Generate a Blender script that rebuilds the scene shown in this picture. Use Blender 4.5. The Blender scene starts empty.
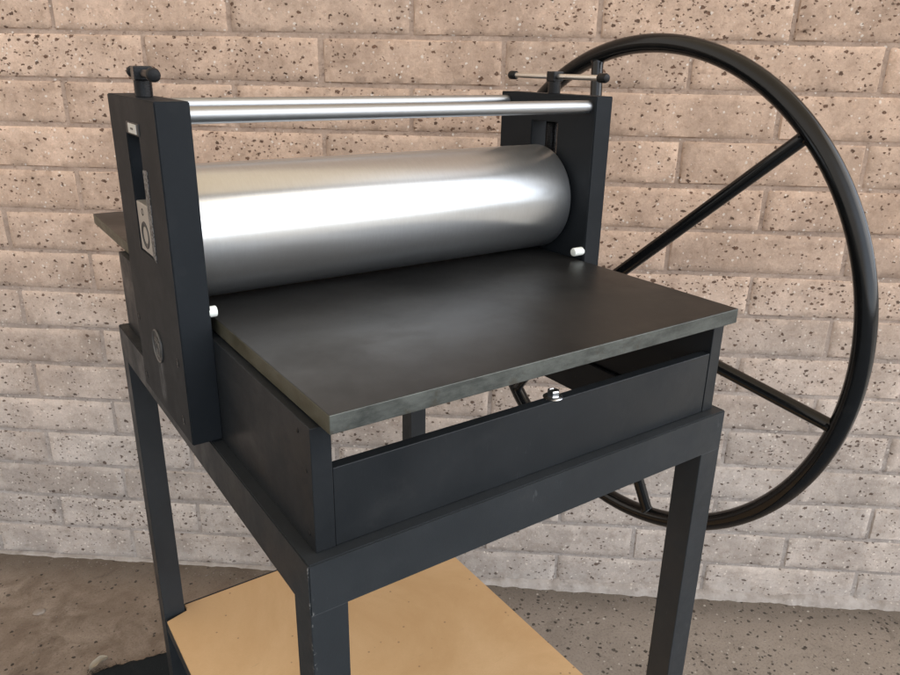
import bpy, bmesh, math, random
from mathutils import Vector, Matrix, noise
random.seed(7)
S = 0.847            # layout units -> metres
H = 1.119            # stand top above the floor, in layout units
col = bpy.context.scene.collection
scn = bpy.context.scene
PI = math.pi

def W(x, y, z):      # layout (z = 0 at the stand top) -> world metres
    return Vector((x * S, y * S, (z + H) * S))

# ------------------------------------------------------------------ nodes
class NT:
    def __init__(s, name):
        s.m = bpy.data.materials.new(name); s.m.use_nodes = True
        s.t = s.m.node_tree; s.b = s.t.nodes['Principled BSDF']
    def n(s, typ, **kw):
        nd = s.t.nodes.new(typ)
        for k, v in kw.items():
            if k in nd.inputs.keys(): s.put(nd.inputs[k], v)
            else: setattr(nd, k, v)
        return nd
    def put(s, sock, v):
        if hasattr(v, 'is_output'): s.t.links.new(v, sock)
        else: sock.default_value = v
    def setb(s, **kw):
        for k, v in kw.items(): s.put(s.b.inputs[k.replace('_', ' ')], v)
    def coord(s): return s.n('ShaderNodeTexCoord').outputs['Object']
    def mapping(s, vec, scale=(1, 1, 1), loc=(0, 0, 0)):
        m = s.n('ShaderNodeMapping'); s.put(m.inputs['Vector'], vec)
        m.inputs['Scale'].default_value = scale; m.inputs['Location'].default_value = loc
        return m.outputs[0]
    def noise(s, vec, scale, detail=4, rough=.55, out='Fac', dist=0):
        t = s.n('ShaderNodeTexNoise'); s.put(t.inputs['Vector'], vec)
        t.inputs['Scale'].default_value = scale; t.inputs['Detail'].default_value = detail
        t.inputs['Roughness'].default_value = rough; t.inputs['Distortion'].default_value = dist
        return t.outputs[out]
    def voro(s, vec, scale, rand=1, feature='F1'):
        t = s.n('ShaderNodeTexVoronoi'); s.put(t.inputs['Vector'], vec); t.feature = feature
        t.inputs['Scale'].default_value = scale; t.inputs['Randomness'].default_value = rand
        return t
    def math(s, op, a, b=0.0, c=0.0, clamp=False):
        m = s.n('ShaderNodeMath'); m.operation = op; m.use_clamp = clamp
        s.put(m.inputs[0], a); s.put(m.inputs[1], b); s.put(m.inputs[2], c)
        return m.outputs[0]
    def ramp(s, fac, a, b, lo=0.0, hi=1.0):
        m = s.n('ShaderNodeMapRange'); m.interpolation_type = 'SMOOTHSTEP'
        s.put(m.inputs['Value'], fac)
        s.put(m.inputs['From Min'], a); s.put(m.inputs['From Max'], b)
        s.put(m.inputs['To Min'], lo); s.put(m.inputs['To Max'], hi)
        return m.outputs[0]
    def mix(s, fac, a, b, mode='MIX'):
        m = s.n('ShaderNodeMix'); m.data_type = 'RGBA'; m.blend_type = mode
        s.put(m.inputs[0], fac)
        for i, v in ((6, a), (7, b)):
            s.put(m.inputs[i], v if hasattr(v, 'is_output') else (*v, 1))
        return m.outputs[2]
    def sep(s, vec):
        m = s.n('ShaderNodeSeparateXYZ'); s.put(m.inputs[0], vec); return m.outputs
    def bump(s, h, strength=.3, dist=.002, normal=None):
        b = s.n('ShaderNodeBump'); s.put(b.inputs['Height'], h)
        b.inputs['Strength'].default_value = strength; b.inputs['Distance'].default_value = dist
        if normal is not None: s.put(b.inputs['Normal'], normal)
        return b.outputs[0]

def paint(name, base, rough, var=.25, rvar=.12, bump=.05, scr=0.0, coat=0.0, wear=None, spec=.5):
    t = NT(name); c = t.coord()
    n1 = t.noise(c, 6, 5, .6); n2 = t.noise(c, 60, 4, .6)
    v = t.ramp(n1, .3, .7, 1 - var * .5, 1 + var * .5)
    colr = t.mix(1, base, t.n('ShaderNodeCombineColor', Red=v, Green=v, Blue=v).outputs[0], 'MULTIPLY')
    dust = t.ramp(t.noise(c, 22, 6, .7), .52, .8, 0, .07)
    colr = t.mix(dust, colr, (.11, .105, .1))
    if scr:                                     # thin pale scuffs
        w = t.noise(t.mapping(c, (9, 9, 1.6)), 22, 3, .5, dist=.6)
        k = t.math('MULTIPLY', t.ramp(w, .68, .72), t.ramp(n1, .5, .62))
        colr = t.mix(t.math('MULTIPLY', k, scr), colr, (.25, .25, .25))
    if wear: colr = wear(t, c, colr)
    r = t.ramp(t.noise(c, 14, 6, .65), .3, .7, rough - rvar, rough + rvar)
    t.setb(Base_Color=colr, Roughness=r, Specular_IOR_Level=spec, Normal=t.bump(t.math('ADD', n2, t.noise(c, 420, 2)), bump, .0012))
    if coat: t.setb(Coat_Weight=coat, Coat_Roughness=.12)
    return t.m

def stand_wear(t, c, colr):                     # paint chipped to bare steel along the front corner
    x, y, z = t.sep(c)
    e = t.math('ADD', t.math('ABSOLUTE', x), t.math('ABSOLUTE', y))
    k = t.math('MULTIPLY', t.ramp(e, .0012, .0045, 1, 0), t.ramp(t.noise(c, 130, 4, .7), .57, .63))
    return t.mix(t.math('MULTIPLY', k, .5), colr, (.36, .35, .33))

def plate_wear(t, c, colr):                     # grey rub marks below the badge
    x, y, z = t.sep(c)
    zl = z
    m = t.math('MULTIPLY', t.ramp(t.math('ABSOLUTE', t.math('SUBTRACT', y, .452 * S)), .004, .018, 1, 0),
               t.math('MULTIPLY', t.ramp(zl, .015 * S, .03 * S), t.ramp(zl, .078 * S, .09 * S, 1, 0)))
    st = t.ramp(t.noise(t.mapping(c, (1, 9, 1.2)), 30, 4, .7), .38, .68)
    m = t.math('MULTIPLY', m, t.ramp(x, -.02 * S, -.0235 * S))
    return t.mix(t.math('MULTIPLY', t.math('MULTIPLY', m, st), .55), colr, (.2, .2, .2))

M = {}
M['plate'] = paint('black_plate_paint', (.0118, .0142, .0168), .52, rvar=.04, wear=plate_wear, spec=.14)
M['stand'] = paint('black_stand_paint', (.0225, .0255, .0282), .44, scr=.10, bump=.08, wear=stand_wear, spec=.20)
M['panel'] = paint('black_panel_paint', (.0140, .0160, .0180), .40, scr=.05, spec=.22)
M['wheel'] = paint('gloss_black_paint', (.006, .0065, .007), .13, rvar=.04, var=.12, bump=.015, coat=.0, spec=.36)
M['dark'] = paint('black_oxide_steel', (.007, .0072, .008), .36, bump=.08, spec=.28)
M['rubber'] = paint('black_rubber', (.007, .007, .0075), .5, spec=.25)

def steel(name, base, rough, stretch=(1, 1, 1), rvar=.06, bump=.04, stain=None, metal=1.0):
    t = NT(name); c = t.coord()
    fine = t.noise(t.mapping(c, stretch), 90, 5, .65)
    big = t.noise(c, 5, 5, .6)
    v = t.ramp(fine, .25, .75, .96, 1.03)
    colr = t.mix(1, base, t.n('ShaderNodeCombineColor', Red=v, Green=v, Blue=v).outputs[0], 'MULTIPLY')
    if stain: colr = t.mix(t.ramp(big, .42, .72, 0, .75), colr, stain)
    t.setb(Base_Color=colr, Metallic=metal, Roughness=t.ramp(t.math('ADD', t.math('MULTIPLY', fine, .5), t.math('MULTIPLY', big, .5)), .35, .65, rough - rvar, rough + rvar),
           Normal=t.bump(fine, bump, .0006))
    return t.m
M['roller'] = steel('ground_steel', (.635, .655, .665), .29, (4, .8, .8), .015, .008, (.60, .60, .59))
t_ = M['roller'].node_tree; b_ = t_.nodes['Principled BSDF']; b_.inputs['Anisotropic'].default_value = .55; b_.inputs['Anisotropic Rotation'].default_value = .25; b_.inputs['Metallic'].default_value = .93
tg = t_.nodes.new('ShaderNodeTangent'); tg.direction_type = 'RADIAL'; tg.axis = 'X'; t_.links.new(tg.outputs[0], b_.inputs['Tangent'])
M['rod'] = steel('aluminium_rod', (.40, .415, .43), .42, (1, 6, 6), .03, .01)
M['zinc'] = steel('zinc_plate', (.72, .73, .74), .22, (2, 2, 2))
M['block'] = steel('machined_steel', (.43, .415, .385), .42, (1, 6, 1), .06, .05, (.5, .45, .38), .6)
M['bar'] = steel('bright_bar', (.80, .78, .73), .36, (1, 6, 1))

def bed_material():
    t = NT('blackened_bed_steel'); c = t.coord()
    big = t.noise(c, 4.5, 6, .62, dist=.5); fine = t.noise(c, 80, 5, .7)
    colr = t.mix(t.ramp(big, .3, .7), (.0075, .0075, .0075), (.0195, .0190, .0180))
    colr = t.mix(t.ramp(fine, .6, .8, 0, .3), colr, (.075, .07, .06))
    t.setb(Base_Color=colr, Metallic=.2, Specular_IOR_Level=.42, Roughness=t.ramp(t.noise(c, 5, 6, .65), .3, .7, .30, .46), Normal=t.bump(fine, .06, .0008))
    return t.m
M['bed'] = bed_material()
def edge_material():
    t = NT('bare_bed_edge'); c = t.coord()
    n = t.noise(t.mapping(c, (1, 1, 2.5)), 24, 6, .7); f = t.noise(c, 160, 4, .7)
    colr = t.mix(t.ramp(n, .3, .7), (.042, .046, .042), (.118, .126, .114))
    colr = t.mix(t.ramp(t.noise(c, 45, 5, .7), .56, .7, 0, .7), colr, (.06, .05, .035))
    x, y, z = t.sep(c)                           # browner along the left edge
    colr = t.mix(t.ramp(x, .0275 * S, .0262 * S, 0, .6), colr, (.10, .085, .045))
    t.setb(Base_Color=colr, Metallic=.45, Roughness=t.ramp(n, .3, .7, .38, .58), Normal=t.bump(f, .25, .001))
    return t.m
M['edge'] = edge_material()

def speck_strip():
    t = NT('mottled_scale'); c = t.coord()
    v = t.voro(t.mapping(c, (1, 1, .7)), 620)
    f = t.math('ADD', t.math('MULTIPLY', t.sep(v.outputs['Color'])[0], .6), t.math('MULTIPLY', t.noise(c, 240, 4, .8), .5))
    t.setb(Base_Color=t.mix(t.ramp(f, .42, .72), (.012, .012, .012), (.22, .22, .215)), Roughness=.45)
    return t.m
M['scale'] = speck_strip()
def plain(name, base, rough, metal=0, bumpk=.1, scale=120, sub=0):
    t = NT(name); c = t.coord(); n = t.noise(c, scale, 4, .6)
    t.setb(Base_Color=t.mix(t.ramp(n, .3, .7, 0, .35), base, tuple(q * .72 for q in base)), Roughness=rough, Metallic=metal, Normal=t.bump(n, bumpk, .001))
    if sub: t.setb(Subsurface_Weight=sub, Subsurface_Radius=(.01, .01, .01))
    return t.m
M['nylon'] = plain('white_nylon', (.82, .86, .80), .38, sub=.3)
M['paper'] = plain('label_paper', (.62, .60, .54), .6)
M['badge'] = plain('worn_chrome', (.13, .128, .122), .40, .5)
M['badge_dark'] = plain('badge_recess', (.045, .045, .045), .45, .3)
M['ink'] = plain('grey_ink', (.12, .11, .10), .6)

def board_material():
    t = NT('hardboard'); c = t.coord()
    big = t.noise(c, 2.6, 6, .68, dist=.7); f = t.noise(t.mapping(c, (1, 2.5, 1)), 220, 5, .8)
    colr = t.mix(t.ramp(big, .3, .7), (.545, .345, .170), (.665, .455, .250))
    colr = t.mix(t.ramp(f, .35, .75, 0, .25), colr, (.44, .28, .13))
    v = t.voro(c, 70)
    sp = t.math('MULTIPLY', t.ramp(v.outputs['Distance'], .10, .17, 1, 0), t.math('GREATER_THAN', t.sep(v.outputs['Color'])[0], .88))
    colr = t.mix(t.math('MULTIPLY', sp, .6), colr, (.15, .09, .05))
    st = t.ramp(t.noise(t.mapping(c, (1.2, 14, 1)), 6, 5, .75), .64, .72)
    colr = t.mix(t.math('MULTIPLY', st, .22), colr, (.2, .14, .09))
    t.setb(Base_Color=colr, Roughness=.5, Specular_IOR_Level=.35, Normal=t.bump(f, .08, .0008))
    return t.m
M['board'] = board_material()
def mat_material():
    t = NT('black_matting'); c = t.coord()
    f = t.noise(c, 260, 4, .8); b = t.noise(c, 14, 6, .7)
    colr = t.mix(t.ramp(b, .55, .8, 0, .35), (.011, .0145, .017), (.05, .047, .042))
    v = t.voro(c, 120)
    sp = t.math('MULTIPLY', t.ramp(v.outputs['Distance'], .12, .2, 1, 0), t.math('GREATER_THAN', t.sep(v.outputs['Color'])[0], .9))
    colr = t.mix(t.math('MULTIPLY', sp, .5), colr, (.2, .18, .15))
    t.setb(Base_Color=colr, Roughness=.9, Specular_IOR_Level=.2, Normal=t.bump(f, .6, .003))
    return t.m
M['mat'] = mat_material()
M['leaf'] = plain('dry_leaf', (.34, .30, .23), .7, scale=60)
M['chip'] = plain('pale_stone', (.29, .25, .215), .8, scale=90)

def pits(t, c, scale, keep, lo, hi, stretch=(1, 1, 1), warp=.006, wscale=90):
    """irregular pores: warped voronoi cells, a share of them open, each its own size"""
    n = t.n('ShaderNodeTexNoise'); t.put(n.inputs['Vector'], c); n.inputs['Scale'].default_value = wscale; n.inputs['Detail'].default_value = 4; n.inputs['Roughness'].default_value = .7
    off = t.n('ShaderNodeVectorMath', operation='MULTIPLY_ADD')
    t.put(off.inputs[0], n.outputs['Color']); off.inputs[1].default_value = (warp,) * 3
    t.put(off.inputs[2], c)
    mp = t.mapping(off.outputs[0], stretch); mp.node.inputs['Rotation'].default_value = (.5 + scale * .013, .7 + scale * .021, .3)
    v = t.voro(mp, scale)
    v.distance = 'MINKOWSKI'; v.inputs['Exponent'].default_value = 1.55
    r, g, b = t.sep(v.outputs['Color'])
    rad = t.math('ADD', lo, t.math('MULTIPLY', t.math('MULTIPLY', g, g), hi - lo))
    d = t.math('SUBTRACT', rad, v.outputs['Distance'])
    on = t.math('GREATER_THAN', keep, r) if not hasattr(keep, 'is_output') else t.math('GREATER_THAN', keep, r)
    return t.math('MULTIPLY', t.ramp(d, -.01, .06), on), b

def block_material(mortar=False):
    t = NT('mortar_joint' if mortar else 'slump_block'); c = t.coord()
    x, y, z = t.sep(c)
    isl = t.n('ShaderNodeNewGeometry').outputs['Random Per Island']
    r2 = t.math('FRACT', t.math('MULTIPLY', isl, 7.31)); r3 = t.math('FRACT', t.math('MULTIPLY', isl, 23.7))
    blk = t.n('ShaderNodeVectorMath', operation='ADD'); t.put(blk.inputs[0], c)
    t.put(blk.inputs[1], t.n('ShaderNodeCombineXYZ', Y=t.math('MULTIPLY', isl, 0.0 if mortar else 31.0)).outputs[0])
    cb = blk.outputs[0]
    up = t.ramp(t.math('ADD', z, t.math('MULTIPLY', t.math('SUBTRACT', t.noise(c, 2.2, 4), .5), .5)), .25, 1.15)
    base = t.mix(up, (.470, .418, .375), (.545, .395, .295))
    if mortar: base = t.mix(up, (.375, .342, .315), (.415, .310, .240))
    big = t.noise(cb, 9, 6, .65)
    base = t.mix(t.ramp(big, .30, .72), t.mix(1, base, (.80, .79, .78), 'MULTIPLY'), t.mix(1, base, (1.16, 1.16, 1.16), 'MULTIPLY'))
    if not mortar:
        k = t.ramp(r2, 0, 1, .90, 1.07)
        base = t.mix(1, base, t.n('ShaderNodeCombineColor', Red=k, Green=k, Blue=k).outputs[0], 'MULTIPLY')
        base = t.mix(t.ramp(r3, .6, 1, 0, .35), base, t.mix(1, base, (.95, 1.0, 1.04), 'MULTIPLY'))
    grain = t.noise(c, 240, 5, .75); mid = t.noise(cb, 45, 5, .7)
    base = t.mix(t.ramp(mid, .46, .66, 0, .5), base, t.mix(1, base, (.74, .70, .66), 'MULTIPLY'))
    base = t.mix(t.ramp(t.noise(cb, 95, 4, .7), .52, .66, 0, .45), base, t.mix(1, base, (1.28, 1.26, 1.24), 'MULTIPLY'))
    base = t.mix(t.ramp(grain, .50, .72, 0, .65), base, t.mix(1, base, (.66, .63, .61), 'MULTIPLY'))
    base = t.mix(t.ramp(t.noise(t.mapping(c, loc=(4, 4, 4)), 210, 4, .75), .56, .72, 0, .5), base, t.mix(1, base, (1.35, 1.34, 1.33), 'MULTIPLY'))
    cloud = t.noise(t.mapping(c, (1, 1, 1.6)), 1.7, 6, .7, dist=.8)
    base = t.mix(t.ramp(cloud, .50, .68, 0, .6), base, t.mix(1, base, (.80, .80, .81), 'MULTIPLY'))
    fl, _ = pits(t, t.mapping(cb, loc=(1.3, .7, 2.9)), 115, .26, .16, .44, warp=.008)
    base = t.mix(t.math('MULTIPLY', fl, .6), base, (.74, .68, .60))
    dens = t.math('MULTIPLY', t.ramp(t.noise(cb, 6.5, 3), .34, .66, .5, 1.0), t.ramp(isl, 0, 1, .50, 1.25))
    p1, c1 = pits(t, cb, 60, t.math('MULTIPLY', dens, .70), .17, .42, (1, 1.2, 1.45), .014, 110)
    p2, c2 = pits(t, t.mapping(cb, loc=(3.3, 1.7, .9)), 105, t.math('MULTIPLY', dens, .55), .18, .44, (1, 1.1, 1.4), .009, 170)
    pcol = t.mix(c1, (.045, .022, .013), (.125, .062, .036))
    pcol = t.mix(t.ramp(up, 0, 1, .55, 0), pcol, (.075, .058, .048))
    pk = .35 if mortar else 1
    base = t.mix(t.math('MULTIPLY', p1, .86 * pk), base, pcol)
    base = t.mix(t.math('MULTIPLY', p2, .80 * pk), base, pcol)
    # pale salts blooming near the ground, grey grime on some areas
    low = t.math('MULTIPLY', t.ramp(z, .10, .01), t.ramp(t.noise(c, 13, 5, .7), .42, .62))
    if mortar: base = t.mix(t.ramp(z, .030, .006, 0, .6), base, t.mix(t.noise(c, 60, 5, .7), (.16, .14, .125), (.42, .39, .36)))
    base = t.mix(t.math('MULTIPLY', low, .28), base, (.54, .52, .50))
    grime = t.math('MULTIPLY', t.ramp(t.noise(t.mapping(c, (1, 1, 3)), 7, 6, .75), .57, .72), t.math('ADD', .42, t.math('MULTIPLY', t.math('MULTIPLY', t.ramp(x, .0, .5), t.ramp(z, 1.0, 1.5)), .5)))
    base = t.mix(grime, base, t.mix(1, base, (.45, .41, .38), 'MULTIPLY'))
    h = t.math('ADD', t.math('MULTIPLY', mid, .9), t.math('MULTIPLY', grain, .35))
    h = t.math('SUBTRACT', h, t.math('ADD', t.math('MULTIPLY', p1, 1.3 * pk), t.math('MULTIPLY', p2, .8 * pk)))
    t.setb(Base_Color=base, Roughness=.92, Specular_IOR_Level=.2, Normal=t.bump(h, .8, .0026))
    return t.m
M['slump'] = block_material(); M['mortar'] = block_material(True)

def floor_material():
    t = NT('worn_concrete'); c = t.coord()
    x, y, z = t.sep(c)
    big = t.noise(c, 2.3, 6, .65, dist=.4); mid = t.noise(c, 11, 7, .7, dist=.5); f = t.noise(c, 170, 5, .75)
    base = t.mix(t.ramp(mid, .28, .72), (.125, .092, .068), (.34, .285, .235))
    base = t.mix(t.ramp(big, .36, .66, 0, .75), base, (.205, .160, .124))
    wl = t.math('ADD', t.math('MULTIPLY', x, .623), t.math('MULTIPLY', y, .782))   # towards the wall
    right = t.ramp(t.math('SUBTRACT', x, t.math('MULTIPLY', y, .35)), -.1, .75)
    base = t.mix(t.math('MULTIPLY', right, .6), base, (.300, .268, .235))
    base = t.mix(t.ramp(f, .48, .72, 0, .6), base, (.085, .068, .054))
    base = t.mix(t.ramp(wl, .45, -.2), base, (.125, .155, .185))  # unseen floor in front, tinted blue for its reflection in roller and panels
    base = t.mix(t.ramp(x, 1.75, 2.1), base, (.72, .72, .70))          # sunlit ground past the wall end, its brightness put into the colour
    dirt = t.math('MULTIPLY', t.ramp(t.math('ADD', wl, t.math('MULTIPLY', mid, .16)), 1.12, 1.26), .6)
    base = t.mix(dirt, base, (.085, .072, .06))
    pale = t.math('MULTIPLY', t.ramp(t.noise(t.mapping(c, (2.2, 5, 1)), 9, 6, .8), .60, .70), t.ramp(f, .4, .6))
    base = t.mix(t.math('MULTIPLY', pale, .5), base, (.40, .36, .31))
    p, pc = pits(t, c, 72, t.ramp(right, 0, 1, .25, .80), .16, .44, warp=.012, wscale=130)
    base = t.mix(t.math('MULTIPLY', p, .9), base, t.mix(pc, (.032, .027, .023), (.08, .068, .056)))
    w, _ = pits(t, t.mapping(c, loc=(5.1, 2.2, 0)), 66, t.ramp(right, 0, 1, .0, .30), .12, .30)
    base = t.mix(t.math('MULTIPLY', w, .7), base, (.48, .45, .40))
    gr = t.math('MULTIPLY', t.ramp(t.noise(c, 5, 7, .75, dist=1), .55, .68), .45)
    base = t.mix(gr, base, t.mix(1, base, (.42, .40, .38), 'MULTIPLY'))
    h = t.math('SUBTRACT', t.math('ADD', t.math('MULTIPLY', mid, 1.2), t.math('MULTIPLY', f, .4)), t.math('MULTIPLY', p, .8))
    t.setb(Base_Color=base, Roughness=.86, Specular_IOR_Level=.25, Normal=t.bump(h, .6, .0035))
    return t.m
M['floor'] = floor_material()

# ------------------------------------------------------------------ mesh helpers
def mesh_obj(name, bm, mat, parent=None, origin=(0, 0, 0), smooth=False, angle=38):
    """bm is in layout units; origin is the thing's base in layout units"""
    o3 = Vector(origin)
    for v in bm.verts: v.co = (v.co - o3) * S
    bmesh.ops.recalc_face_normals(bm, faces=bm.faces)
    me = bpy.data.meshes.new(name); bm.to_mesh(me); bm.free()
    for m in (mat if isinstance(mat, (list, tuple)) else [mat]): me.materials.append(m)
    if smooth:
        me.shade_smooth(); me.set_sharp_from_angle(angle=math.radians(angle))
    ob = bpy.data.objects.new(name, me); col.objects.link(ob)
    if parent is not None: ob.parent = parent
    else: ob.location = W(*origin)
    return ob

def add_box(bm, x0, x1, y0, y1, z0, z1, bev=.0012, seg=2, mi=0):
    vs = [bm.verts.new((x, y, z)) for x in (x0, x1) for y in (y0, y1) for z in (z0, z1)]
    fs = [bm.faces.new([vs[i] for i in f]) for f in ((0, 1, 3, 2), (4, 6, 7, 5), (0, 4, 5, 1), (2, 3, 7, 6), (0, 2, 6, 4), (1, 5, 7, 3))]
    for f in fs: f.material_index = mi
    if bev:
        es = list({e for f in fs for e in f.edges})
        bmesh.ops.bevel(bm, geom=es, offset=bev, segments=seg, affect='EDGES', profile=.5)
    return bm

def add_rev(bm, p, axis, prof, seg=32, mi=0):
    """surface of revolution from p along axis; prof = [(distance along, radius)...]"""
    a = Vector(axis).normalized(); p = Vector(p)
    u = a.orthogonal().normalized(); v = a.cross(u)
    rings = []
    for d, r in prof:
        if r < 1e-6: rings.append([bm.verts.new(p + a * d)]); continue
        rings.append([bm.verts.new(p + a * d + (u * math.cos(2 * PI * k / seg) + v * math.sin(2 * PI * k / seg)) * r) for k in range(seg)])
    for A, B in zip(rings, rings[1:]):
        for k in range(seg):
            j = (k + 1) % seg
            if len(A) == 1: f = bm.faces.new((A[0], B[k], B[j]))
            elif len(B) == 1: f = bm.faces.new((A[k], A[j], B[0]))
            else: f = bm.faces.new((A[k], A[j], B[j], B[k]))
            f.material_index = mi
    return bm

def add_cyl(bm, p0, p1, r, ch=.001, seg=32, mi=0):
    p0 = Vector(p0); p1 = Vector(p1); L = (p1 - p0).length
    return add_rev(bm, p0, p1 - p0, [(0, 0), (0, r - ch), (ch, r), (L - ch, r), (L, r - ch), (L, 0)], seg, mi)

def add_prism(bm, poly, z0, z1, bev=0.0):
    b = [bm.verts.new((x, y, z0)) for x, y in poly]; t = [bm.verts.new((x, y, z1)) for x, y in poly]
    n = len(poly); fs = [bm.faces.new(t), bm.faces.new(b[::-1])]
    for i in range(n): fs.append(bm.faces.new((b[i], b[(i + 1) % n], t[(i + 1) % n], t[i])))
    if bev: bmesh.ops.bevel(bm, geom=list({e for f in fs for e in f.edges}), offset=bev, segments=2, affect='EDGES')
    return bm

def frame_prism(bm, axis, outer, inner, d0, d1, bev=.0013):
    """rectangular ring: outer/inner = (a0, a1, b0, b1) in the plane across `axis`"""
    def P(a, b, d): return (d, a, b) if axis == 'x' else (a, b, d)
    def ring(r, d): return [bm.verts.new(P(a, b, d)) for a, b in ((r[0], r[2]), (r[1], r[2]), (r[1], r[3]), (r[0], r[3]))]
    O0, O1, I0, I1 = ring(outer, d0), ring(outer, d1), ring(inner, d0), ring(inner, d1)
    edges = []
    for i in range(4):
        j = (i + 1) % 4
        bm.faces.new((O0[i], O0[j], I0[j], I0[i])); bm.faces.new((O1[i], I1[i], I1[j], O1[j]))
        bm.faces.new((O0[i], O1[i], O1[j], O0[j])); bm.faces.new((I0[i], I0[j], I1[j], I1[i]))
    bm.edges.ensure_lookup_table()
    diag = []
    for e in bm.edges:
        if all(abs((f.normal - e.link_faces[0].normal).length) < 1e-4 for f in e.link_faces): diag.append(e)
    bm.normal_update()
    es = [e for e in bm.edges if e.calc_face_angle(0) > .5 and not (axis == 'z' and all(abs(v.co.z - d0) < 1e-6 for v in e.verts))]
    if bev: bmesh.ops.bevel(bm, geom=es, offset=bev, segments=2, affect='EDGES')
    return bm

def empty(name, origin, label, cat, group=None):
    o = bpy.data.objects.new(name, None); col.objects.link(o); o.location = W(*origin)
    o.empty_display_size = .1; o['label'] = label; o['category'] = cat
    if group: o['group'] = group
    return o
def tag(o, label=None, cat=None, kind=None):
    if label: o['label'] = label
    if cat: o['category'] = cat
    if kind: o['kind'] = kind
    return o
N = bmesh.new

# ------------------------------------------------------------------ measured layout
D, T, TH = .905, .0454, .0652
XB0, XB1, YB0, YB1, HB, TB = .0262, .6742, -.0114, 1.179, .1736, .0217
XL0, XL1, XR0, XR1 = -.0252, .0163, .6866, .7248
YP0, YP1, ZP0, ZP1 = .3188, .5747, .0034, .4507
YC = .4468
RR = .0935

press = empty('etching_press', (0, 0, 0), 'black steel etching press with large spoked hand wheel and silver roller on tall stand', 'etching press')
def part(name, bm, mat, parent=press, smooth=False, label=None, angle=38):
    o = mesh_obj(name, bm, mat, parent, (0, 0, 0), smooth, angle)
    if label: o['label'] = label
    return o

# --- stand
stand = part('stand', frame_prism(N(), 'z', (0, .70, 0, D), (T, .70 - T, T, D - T), -TH, 0, .0016), M['stand'])
for lx in (0, .70 - T):
    for ly in (0, D - T):
        part('leg', add_box(N(), lx + .0002, lx + T - .0002, ly + .0002, ly + T - .0002, -H, -TH + .0001, .0012), M['stand'], stand)
ZB = -.69
for a in ((.002, .030, T, D - T), (.640, .668, T, D - T)):
    part('lower_rail', add_box(N(), a[0], a[1], a[2], a[3], ZB - .041, ZB - .006, .001), M['stand'], stand)
for a in ((T, .70 - T, .012, .040), (T, .70 - T, D - .042, D - .014)):
    part('lower_rail', add_box(N(), a[0], a[1], a[2], a[3], ZB - .041, ZB - .0065, .001), M['stand'], stand)

# --- support panels under the bed, cross panels
ZS = .1500
for x0 in (.0164, .6620):
    sp = part('support_panel', add_box(N(), x0, x0 + .0236, .0152, D - .0152, .0005, ZS, .0009), M['panel'])
    if x0 < .1: left_panel = sp
bm = N(); add_box(bm, .0405, .6615, .0160, .0305, .0008, .0973, .0009)
front = part('cross_panel', bm, M['panel'])
bm = N(); add_box(bm, .0405, .6615, D - .0305, D - .0160, .0008, .0973, .0009)
part('cross_panel', bm, M['panel'])
for y, z in ((.047, .135), (.030, .095), (.030, .018)):
    bm = N(); add_cyl(bm, (.0168, y, z), (.0157, y, z), .0028, .0004, 16)
    part('screw_head', bm, M['dark'], left_panel, smooth=True)
bx, by, bz = .356, .0248, .0973
bm = N(); add_rev(bm, (bx, by, bz), (0, 0, 1), [(0, 0), (0, .0124), (.0012, .0132), (.0022, .0124), (.0036, .0098), (.0034, 0)], 32)
add_rev(bm, (bx, by, bz + .003), (0, 0, 1), [(0, .0084), (.0066, .0084), (.0080, .0072), (.0080, .0050), (.0072, .0044), (.0062, 0)], 6)
part('hex_bolt', bm, M['zinc'], smooth=True, angle=25, label='shiny zinc flange bolt on the front cross panel')

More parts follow.
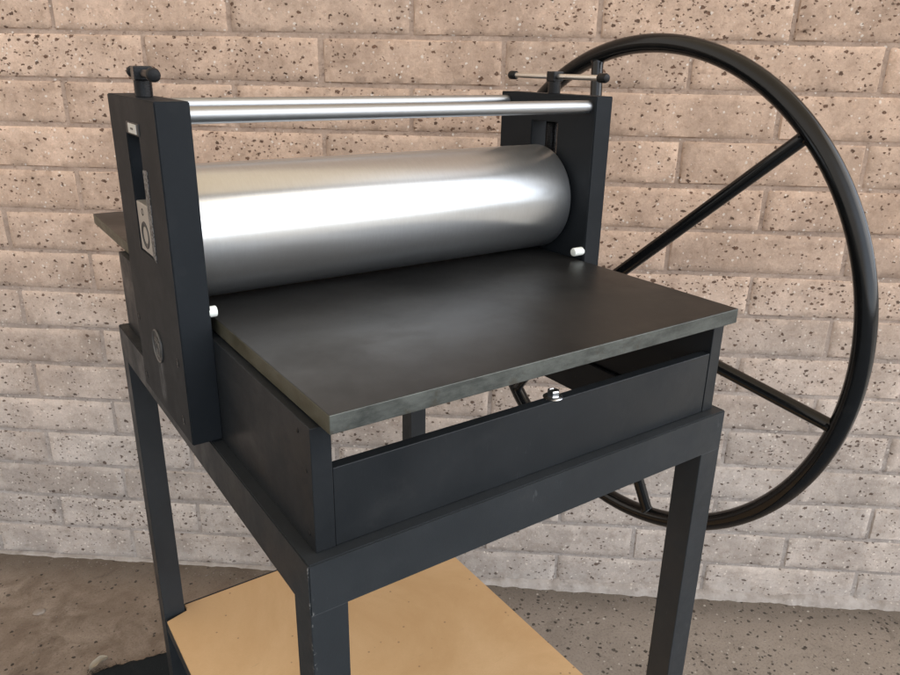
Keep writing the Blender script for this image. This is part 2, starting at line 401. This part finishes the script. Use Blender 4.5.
# --- side plates with their slots
SY0, SY1, SZ0, SZ1 = .4115, .4810, .2445, .4030
for x0, x1, side in ((XL0, XL1, 'L'), (XR0, XR1, 'R')):
    bm = frame_prism(N(), 'x', (YP0, YP1, ZP0, ZP1), (SY0, SY1, SZ0, SZ1), x0, x1)
    pl = part('side_plate', bm, M['plate'], label='left side plate with slot, badge and bearing block' if side == 'L' else 'right side plate nearest the hand wheel')
    xo = XL0 if side == 'L' else XR1; sgn = -1 if side == 'L' else 1
    xm = (x0 + x1) / 2
    # bearing block in the slot
    bm = N(); add_box(bm, x0 + .0012, x1 - .0012, SY0 + .0006, SY1 - .0006, SZ0 + .0006, .3135, .0012)
    bb = part('bearing_block', bm, M['block'], pl)
    xf = xo + sgn * -.0012
    bm = N()
    add_rev(bm, (xf - sgn * .0005, .4480, .2700), (sgn, 0, 0), [(0, 0), (.0007, .0165), (.0012, .0172), (.0014, .0184), (.0008, .0190), (0, .0190)], 40)
    part('shaft_bore', bm, M['badge_dark'], bb, True)
    bm = N(); add_rev(bm, (xf - sgn * .0005, .4506, .3015), (sgn, 0, 0), [(0, 0), (.0006, .0036), (.0009, .0048), (.0004, .0053), (0, .0053)], 24)
    part('grub_hole', bm, M['rubber'], bb, True)
    # pressure screw in the slot and above the plate
    bm = N(); add_cyl(bm, (xm, YC, .3135), (xm, YC, .4030), .0105, .001, 28)
    k = .318
    while k < .400:
        add_rev(bm, (xm, YC, k), (0, 0, 1), [(0, .0104), (.001, .0118), (.002, .0104)], 28); k += .0031
    ps = part('pressure_screw', bm, M['dark'], smooth=True, angle=50)
    bm = N(); add_cyl(bm, (xm, YC, ZP1), (xm, YC, .4725), .0112, .0006, 32)
    part('screw_neck', bm, M['dark'], ps, True)
    ang = math.radians(7.5) if side == 'L' else math.radians(1.5)
    R = Matrix.Rotation(-ang, 3, 'Z')
    c0 = Vector((xm, YC, .4795))
    def rot(bm):
        for v in bm.verts: v.co = R @ (v.co - c0) + c0
        return bm
    hd = .021 if side == 'L' else .0105
    bm = N(); add_box(bm, xm - .0115, xm + .0115, YC - hd, YC + hd, .4710, .4886, .0018)
    part('clamp_head', rot(bm), M['dark'], ps)
    bm = N(); add_cyl(bm, (xm, YC - .122, .4798), (xm, YC + .122, .4798), .0047, .0006, 24)
    part('handle_bar', rot(bm), M['dark'] if side == 'L' else M['bar'], ps, True)
    for q in (-1, 1):
        bm = N(); add_rev(bm, (xm, YC + q * .113, .4798), (0, q, 0), [(0, 0), (0, .0062), (.002, .0078), (.016, .0080), (.019, .0066), (.0205, .0035), (.0205, 0)], 24)
        part('bar_cap', rot(bm), M['rubber'], ps, True)
    # bolts on the outer face
    for y, z in ((.5608, .121), (.3498, .1151), (.560, .024), (.3543, .0283)):
        bm = N(); add_rev(bm, (xo + sgn * -.0006, y, z), (sgn, 0, 0), [(.0010, 0), (.0010, .0036), (.0002, .0042), (.0009, .0050), (.0012, .0062), (0, .0068)], 20)
        part('countersunk_screw', bm, M['dark'], pl, True)
    if side == 'L':
        bm = N(); add_box(bm, xo - .0016, xo + .001, .404, .4700, .4045, .4200, .0012)
        th_ = part('label_holder', bm, M['badge_dark'], pl)
        bm = N(); add_box(bm, xo - .0024, xo - .0014,   .4130, .4560, .4062, .4184, .0004)
        part('label_insert', bm, M['paper'], th_)
        bm = N(); add_box(bm, xo - .0027, xo - .0023, .428, .442, .4110, .4135, 0)
        part('label_mark', bm, M['ink'], th_)
        # strip beside the slot
        bm = N(); add_prism_pts = [(.4100, .2470), (.3955, .2425), (.3885, .3640), (.4105, .3625)]
        a = [bm.verts.new((xo - .0008, y, z)) for y, z in add_prism_pts]; b = [bm.verts.new((xo + .0004, y, z)) for y, z in add_prism_pts]
        bm.faces.new(a); bm.faces.new(b[::-1])
        for i in range(4): bm.faces.new((a[i], a[(i + 1) % 4], b[(i + 1) % 4], b[i]))
        part('scale_strip', bm, M['scale'], pl, label='narrow mottled grey scale strip beside the slot')
        # round maker's badge, worn: rim, inner ring and a worn relief
        cy, cz = .4520, .1065
        bm = N(); add_rev(bm, (xo + .0004, cy, cz), (-1, 0, 0), [(0, 0), (0, .0250), (.0014, .0250), (.0020, .0240), (.0016, .0226), (.0010, .0216), (.0010, 0)], 48)
        bd = part('badge', bm, M['badge_dark'], pl, True, label='worn round badge with a raised rim')
        bm = N(); add_rev(bm, (xo - .0004, cy, cz), (-1, 0, 0), [(0, .0226), (.0012, .0230), (.0020, .0240), (.0014, .0251), (0, .0251)], 48)
        part('badge_rim', bm, M['badge'], bd, True)
        bm = N(); add_rev(bm, (xo - .0004, cy, cz - .006), (-1, 0, 0), [(.0004, .0095), (.0011, .0100), (.0011, .0112), (.0004, .0117)], 40)
        for dz, w in ((.0105, .011), (.0060, .014), (-.006, .004)):
            add_box(bm, xo - .0015, xo - .0004, cy - w, cy + w, cz + dz - .001, cz + dz + .001, 0)
        part('badge_relief', bm, M['badge'], bd, True)

# --- rollers, tie rods, bed
bm = N(); add_rev(bm, (.0185, YC, HB + .0015 + RR), (1, 0, 0), [(0, 0), (0, RR - .004), (.002, RR - .001), (.003, RR), (.6575, RR), (.6595, RR - .001), (.661, RR - .003), (.661, 0)], 128)
part('pressure_roller', bm, M['roller'], smooth=True, label='wide ground steel upper roller')
bm = N(); add_rev(bm, (.045, YC, HB - TB - .001 - .048), (1, 0, 0), [(0, 0), (0, .046), (.002, .048), (.603, .048), (.605, .046), (.605, 0)], 64)
part('lower_roller', bm, M['dark'], smooth=True)
for y in (.3365, .5570):
    bm = N(); add_cyl(bm, (XL1 - .002, y, .4337), (XR0 + .002, y, .4337), .0105, .0005, 32)
    rd = part('tie_rod', bm, M['rod'], smooth=True)
    for x, s in ((XL1, 1), (XR0, -1)):
        bm = N(); add_rev(bm, (x - s * .0008, y, .4337), (s, 0, 0), [(0, .0128), (.0016, .0126), (.0020, .0116), (.0014, .0107)], 32)
        part('rod_collar', bm, M['dark'], rd, True)
bm = N(); add_box(bm, XB0, XB1, YB0, YB1, HB - TB, HB, .0011)
bm.normal_update()
for f in bm.faces: f.material_index = 0 if f.normal.z > .9 else 1
part('press_bed', bm, [M['bed'], M['edge']], label='thick flat black steel bed with bare grey edges')
for x0, x1 in ((XL1 - .001, .0268), (.6655, XR0 + .001)):
    L = x1 - x0
    inner = x0 > .3
    bm = N(); prof = [(0, 0), (0, .0074), (L - .002, .0074), (L - .0006, .0066), (L, .0045), (L, 0)]
    if inner: add_rev(bm, (x1, .3265, .1865), (-1, 0, 0), prof, 28)
    else: add_rev(bm, (x0, .3265, .1865), (1, 0, 0), prof, 28)
    part('guide_stub', bm, M['nylon'], smooth=True)

# --- hand wheel
XW, YW, ZW, RW, RT = .9604, .4468, .0324, .5108, .0180
XH, ZH = .830, .0450                             # the wheel is dished: its hub sits nearer the plate
bm = N(); nu, nv = 160, 20
g = [[bm.verts.new((XW + RT * math.sin(2 * PI * j / nv), YW + (RW + RT * math.cos(2 * PI * j / nv)) * math.cos(2 * PI * i / nu), ZW + (RW + RT * math.cos(2 * PI * j / nv)) * math.sin(2 * PI * i / nu))) for j in range(nv)] for i in range(nu)]
for i in range(nu):
    for j in range(nv):
        bm.faces.new((g[i][j], g[(i + 1) % nu][j], g[(i + 1) % nu][(j + 1) % nv], g[i][(j + 1) % nv]))
wheel = part('hand_wheel', bm, M['wheel'], smooth=True, angle=80, label='large glossy black tubular hand wheel rim')
for a in (13.5, 72.7, 133.7, 193.2, 255.7, 314.6):
    a = math.radians(a); d = Vector((0, math.cos(a), math.sin(a)))
    hc = Vector((XH, YW, ZH)); p1 = Vector((XW, YW, ZW)) + d * RW
    ax = (p1 - hc).normalized(); p0 = hc + ax * .022; L = (p1 - p0).length - RT * .80
    bm = N(); add_rev(bm, p0, ax, [(0, .0124), (L - .006, .0124), (L - .002, .0132), (L + .0015, .0152)], 24)
    part('spoke', bm, M['wheel'], wheel, True)
bm = N(); add_rev(bm, (XH - .032, YW, ZH), (1, 0, 0), [(0, 0), (0, .029), (.002, .031), (.062, .031), (.064, .029), (.064, 0)], 40)
part('hub', bm, M['wheel'], wheel, True)
ZW = ZH; XW = XH
bm = N(); add_cyl(bm, (XR1 - .002, YW, ZW), (XW + .034, YW, ZW), .0155, .001, 32)
part('axle', bm, M['dark'], wheel, True)
bm = N(); add_rev(bm, (XR1 - .001, YW, ZW), (1, 0, 0), [(0, .036), (.018, .036), (.022, .032), (.022, .0154)], 40)
part('axle_bearing', bm, M['plate'], wheel, True)

# ------------------------------------------------------------------ shelf board on the lower rails
q = T + .004
poly = [(0 + q, .004), (.677 - q + .023, .004), (.677 - q + .023, q), (.677, q), (.677, D - q), (.677 - q + .023, D - q), (.677 - q + .023, .878),
        (q, .878), (q, D - q), (.001, D - q - .012), (.001, q), (q, q)]
bm = add_prism(N(), poly, ZB - .0055, ZB, .0006)
for v in bm.verts: v.co.z += 0
shelf = mesh_obj('shelf_board', bm, M['board'], None, (0, 0, ZB - .0055))
for v in shelf.data.vertices: pass
tag(shelf, 'tan hardboard sheet lying on the lower rails of the black stand', 'shelf board')

# ------------------------------------------------------------------ wall frame
PHI = math.radians(38.5276)
WO = Vector((1.02559437, .98840342, -H))
def wall_obj(name, bm, mats):
    for v in bm.verts: v.co *= S
    bmesh.ops.recalc_face_normals(bm, faces=bm.faces)
    me = bpy.data.meshes.new(name); bm.to_mesh(me); bm.free()
    for m in mats: me.materials.append(m)
    me.shade_smooth(); me.set_sharp_from_angle(angle=math.radians(50))
    ob = bpy.data.objects.new(name, me); col.objects.link(ob)
    ob.location = W(*WO); ob.rotation_euler = (0, 0, -PHI)
    return ob
HC, BL = .12, .477
bm = N()
def block(bm, s0, s1, z0, z1):
    j = .0048
    cs = random.uniform(-.0012, .0012); ct = random.uniform(-.0012, .0012); pr = random.uniform(-.0010, .0012); tl = random.uniform(-.0025, .0025)
    s0 += j + cs; s1 -= j - cs; z0 += j * .9 + ct; z1 -= j * .9 - ct
    nx, nz = 30, 8
    seed = Vector((random.uniform(0, 50), random.uniform(0, 50), random.uniform(0, 50)))
    def col_pos(i, n, L):
        e = .0045 / L
        if i == 0: return 0
        if i == n: return 1
        return e + (1 - 2 * e) * (i - 1) / (n - 2)
    grid = []
    for i in range(nx + 1):
        row = []
        for k in range(nz + 1):
            u = col_pos(i, nx, s1 - s0); w = col_pos(k, nz, z1 - z0)
            s = s0 + (s1 - s0) * u; z = z0 + (z1 - z0) * w
            p = Vector((s, 0, z))
            edge = i in (0, nx) or k in (0, nz)
            d = -pr * .6 - .0022 - tl * (u - .5) * (s1 - s0)
            d += .0010 * noise.noise(p * 22 + seed) + .0012 * noise.noise(p * 60 + seed)
            if edge:
                d = .004
                s += .0013 * noise.noise(p * 45 + seed * 1.7); z += .0013 * noise.noise(p * 40 - seed)
            elif i in (1, nx - 1) or k in (1, nz - 1):
                d += .0006 + .0014 * max(0, noise.noise(p * 50 + seed * .6))
            row.append(bm.verts.new((s, d, z)))
        grid.append(row)
    for i in range(nx):
        for k in range(nz):
            bm.faces.new((grid[i][k], grid[i + 1][k], grid[i + 1][k + 1], grid[i][k + 1])).material_index = 0
NC = 23
SEND = .4668 + 3 * BL                            # the wall stops just right of the picture
for k in range(NC):
    off = .7047 if k % 2 == 0 else .4668
    for i in range(-8, 3):
        s0 = off + i * BL
        s1 = min(s0 + BL, SEND)
        if s1 - s0 > .1: block(bm, s0, s1, k * HC, (k + 1) * HC)
# mortar bed behind the faces, gently uneven
S0, S1 = .4668 - 8 * BL, SEND - .003
nx, nz = 180, 90
mg = []
for i in range(nx + 1):
    row = []
    for k in range(nz + 1):
        s = S0 + (S1 - S0) * i / nx; z = NC * HC * k / nz
        row.append(bm.verts.new((s, .0026 + .0022 * noise.noise(Vector((s * 9, 3, z * 9))), z)))
    mg.append(row)
for i in range(nx):
    for k in range(nz):
        bm.faces.new((mg[i][k], mg[i + 1][k], mg[i + 1][k + 1], mg[i][k + 1])).material_index = 1
# rough ledge of mortar where the wall meets the floor
led = []
nl = 360
for i in range(nl + 1):
    s = S0 + (S1 - S0) * i / nl
    n1 = noise.noise(Vector((s * 5, 9, 0))); n2 = noise.noise(Vector((s * 26, 2, 0))); n3 = noise.noise(Vector((s * 80, 5, 0)))
    rt = min(1, max(0, (s + .2) / .35))
    h = .004 + .016 * rt + (.004 + .012 * rt) * n1 + .007 * n2 + .006 * n3
    d = .008 + .012 * rt + .007 * n1 + .006 * n2 + .003 * n3
    h = max(h, .003); d = max(d, .004)
    led.append([bm.verts.new((s, y, z)) for y, z in ((.004, h + .003), (-.004, h), (-.004 - d * .6, h * .82), (-.004 - d, h * .3), (-.006 - d * 1.25, -.003))])
for A, B in zip(led, led[1:]):
    for k in range(4):
        bm.faces.new((A[k], B[k], B[k + 1], A[k + 1])).material_index = 1
# back of the wall and its ends and top
def quad(*p): bm.faces.new([bm.verts.new(v) for v in p]).material_index = 1
ZT = NC * HC
quad((S0, .16, 0), (S1, .16, 0), (S1, .16, ZT), (S0, .16, ZT))
quad((S0, .006, ZT), (S1, .006, ZT), (S1, .16, ZT), (S0, .16, ZT))
quad((S0, .006, 0), (S0, .16, 0), (S0, .16, ZT), (S0, .006, ZT))
quad((S1, .006, 0), (S1, .16, 0), (S1, .16, ZT), (S1, .006, ZT))
wall = wall_obj('block_wall', bm, [M['slump'], M['mortar']])
tag(wall, 'long pinkish slump block wall flecked with brown pores behind the press', 'wall')

# ------------------------------------------------------------------ floor
bm = N(); bmesh.ops.create_grid(bm, x_segments=8, y_segments=8, size=26)
for v in bm.verts: v.co.z = 0
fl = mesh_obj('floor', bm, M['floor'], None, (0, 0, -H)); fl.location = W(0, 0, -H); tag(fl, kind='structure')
for v in fl.data.vertices: v.co.z = 0

# ------------------------------------------------------------------ mat, leaf, stone
def FL(x, y): return (-.2487 + (x + .2487) * 1.017, -.612 + (y + .612) * 1.017)
u = Vector((.979, -.206, 0)); w = Vector((-.206, -.979, 0)); c0 = Vector((*FL(-.150, 1.252), 0))
bm = N(); nx, ny = 70, 90; LX, LY = .60, 1.0
gt = []
for i in range(nx + 1):
    row = []
    for k in range(ny + 1):
        p = c0 + u * (LX * i / nx) + w * (LY * k / ny)
        e = 0
        if i in (0, nx) or k in (0, ny):
            r = .007 * noise.noise(p * 70) + .004 * noise.noise(p * 160)
            p += (u if i in (0, nx) else w) * r
            e = 1
        corner = max(0, 1 - (i * LX / nx + k * LY / ny) / .05)
        p += (u + w) * .012 * corner
        z = .0005 if e else .0055 + .0016 * noise.noise(p * 14) + .0008 * noise.noise(p * 60) + .004 * corner
        row.append(bm.verts.new((p.x, p.y, -H + z)))
    gt.append(row)
for i in range(nx):
    for k in range(ny): bm.faces.new((gt[i][k], gt[i + 1][k], gt[i + 1][k + 1], gt[i][k + 1]))
for _ in range(240):                             # frayed threads along the edges
    if random.random() < .5: p = c0 + u * random.uniform(0, LX)
    else: p = c0 + w * random.uniform(0, .35)
    if random.random() < .45: p = c0 + u * abs(random.gauss(0, .04)) + w * abs(random.gauss(0, .03))
    a = random.uniform(0, 2 * PI); l = random.uniform(.006, .018)
    d = Vector((math.cos(a), math.sin(a), 0)); nrm = Vector((-d.y, d.x, 0)) * .0007
    z0 = -H + .004; z1 = -H + random.uniform(.002, .011)
    a0, a1 = p - nrm, p + nrm; b = p + d * l
    v = [bm.verts.new((a0.x, a0.y, z0)), bm.verts.new((a1.x, a1.y, z0)), bm.verts.new((b.x, b.y, z1))]
    bm.faces.new(v)
mt = mesh_obj('floor_mat', bm, M['mat'], None, (c0.x, c0.y, -H), True, 60)
tag(mt, 'black frayed floor mat lying under the left side of the stand', 'mat')

def leaf(name, x, y, L, Wd, rz, label):
    bm = N(); n = 10; rows = []
    for i in range(n + 1):
        t = i / n; wd = Wd * math.sin(PI * (.04 + .94 * t)) ** .8 * (1 + .18 * math.sin(9 * t))
        rows.append([bm.verts.new((L * (t - .5), s * wd, .004 + .010 * abs(s) ** 1.5 + .006 * math.sin(3 * t) + .002 * math.sin(7 * t + 3 * s))) for s in (-1, -.5, 0, .5, 1)])
    for A, B in zip(rows, rows[1:]):
        for k in range(4): bm.faces.new((A[k], B[k], B[k + 1], A[k + 1]))
    R = Matrix.Rotation(rz, 4, 'Z')
    for v in bm.verts: v.co = R @ v.co + Vector((x, y, -H))
    o = mesh_obj(name, bm, M['leaf'], None, (x, y, -H), True, 80)
    tag(o, label, 'leaf'); return o
leaf('dry_leaf', *FL(-.118, 1.262), .055, .013, .35, 'dry curled tan leaf at the frayed corner of the black mat')
bm = N(); bmesh.ops.create_icosphere(bm, subdivisions=3, radius=1)
for v in bm.verts:
    p = v.co.copy(); v.co = Vector((p.x * .019, p.y * .014, p.z * .004)) * (1 + .25 * noise.noise(p * 1.6)) + Vector((*FL(-.225, 1.59), -H + .002))
tag(mesh_obj('pale_chip', bm, M['chip'], None, (*FL(-.225, 1.59), -H), True, 80), 'small pale flat stone chip on the brown concrete left of the stand', 'stone')

# ------------------------------------------------------------------ loose grit on the concrete
M['grit'] = plain('grit', (.20, .17, .145), .85, scale=25)
wt = Vector((math.cos(PHI), -math.sin(PHI), 0)); wn = Vector((-math.sin(PHI), -math.cos(PHI), 0))
bm = N()
for _ in range(520):
    near = random.random() < .55
    sx = random.uniform(-1.8, 1.85)
    off = .015 + (abs(random.gauss(0, .035)) if near else random.uniform(0, .75))
    p = Vector((WO.x, WO.y, 0)) + wt * sx + wn * (off + .012)
    r = random.choice((.0013, .0017, .0022, .0022, .003)) * random.uniform(.7, 1.3)
    m = bmesh.ops.create_icosphere(bm, subdivisions=1, radius=r)
    f = Vector((random.uniform(.7, 1.5), random.uniform(.7, 1.3), random.uniform(.4, .8)))
    for v in m['verts']:
        q_ = v.co.copy(); v.co = Vector((q_.x * f.x, q_.y * f.y, q_.z * f.z)) * random.uniform(.85, 1.15) + Vector((p.x, p.y, -H + r * .3))
tag(mesh_obj('loose_grit', bm, M['grit'], None, (0, 0, -H)), 'fine loose grit scattered on the concrete along the foot of the wall', 'grit', 'stuff')

# ------------------------------------------------------------------ camera
cam = bpy.data.cameras.new('camera'); co = bpy.data.objects.new('camera', cam); col.objects.link(co)
r = [[.8250096667534677, -.5648608241692558, .017067486111362756], [.18227724296292025, .2945703291767989, .938084925721818], [-.5349149992860258, -.7708181176435213, .34598464279694485]]
rot = Matrix(r).transposed().to_4x4()
co.matrix_world = Matrix.Translation(W(-.2487072, -.61203017, .49703915)) @ rot
cam.sensor_width = 36; cam.sensor_fit = 'HORIZONTAL'; cam.lens = 29.622209807
cam.clip_start = .02; cam.clip_end = 200
scn.camera = co

# ------------------------------------------------------------------ light: open shade under a porch roof, bright sky low in front
wd = bpy.data.worlds.new('World'); scn.world = wd; wd.use_nodes = True
t = NT.__new__(NT); t.m = None; t.t = wd.node_tree; t.b = None
bg = t.t.nodes['Background']
SUN_EL, SUN_AZ = math.radians(34), math.radians(32)      # azimuth from -Y towards +X
sky = t.n('ShaderNodeTexSky'); sky.sky_type = 'NISHITA'; sky.sun_disc = False
sky.sun_elevation = SUN_EL; sky.sun_rotation = PI - SUN_AZ; sky.dust_density = 2.0
gen = t.n('ShaderNodeTexCoord').outputs['Generated']
x, y, z = t.sep(gen)
az = t.math('ARCTAN2', x, t.math('MULTIPLY', y, -1.0))
el = t.math('ARCSINE', z)
open_ = t.math('MULTIPLY', t.ramp(el, .40, 1.08, 1, 0), t.math('MULTIPLY', t.ramp(az, -1.25, -.35, .20, 1), t.ramp(az, 1.6, 2.2, 1, .2)))
skyc = t.mix(.55, t.mix(1, sky.outputs[0], (.14, .14, .14), 'MULTIPLY'), (3.9, 4.25, 4.8))
ceil = t.mix(t.ramp(el, .5, 1.5), (1.05, .84, .60), (.95, .74, .50))
gnd = (.55, .52, .48)
c = t.mix(open_, ceil, skyc)
c = t.mix(t.ramp(el, -.02, .03), gnd, c)
t.put(bg.inputs['Color'], c); bg.inputs['Strength'].default_value = 1.0
sl = bpy.data.lights.new('sun', 'SUN'); so = bpy.data.objects.new('sun', sl); col.objects.link(so)
sl.energy = .8; sl.angle = math.radians(50); sl.color = (1, .96, .9)
d = Vector((math.sin(SUN_AZ) * math.cos(SUN_EL), -math.cos(SUN_AZ) * math.cos(SUN_EL), math.sin(SUN_EL)))
so.rotation_euler = d.to_track_quat('Z', 'Y').to_euler(); so.location = d * 6
scn.view_settings.view_transform = 'Standard'; scn.view_settings.look = 'None'; scn.view_settings.exposure = 0
scn.render.engine = 'CYCLES'
scn.cycles.use_denoising = True
scn.cycles.max_bounces = 5; scn.cycles.diffuse_bounces = 3; scn.cycles.glossy_bounces = 3
scn.cycles.use_adaptive_sampling = True; scn.cycles.adaptive_threshold = .03
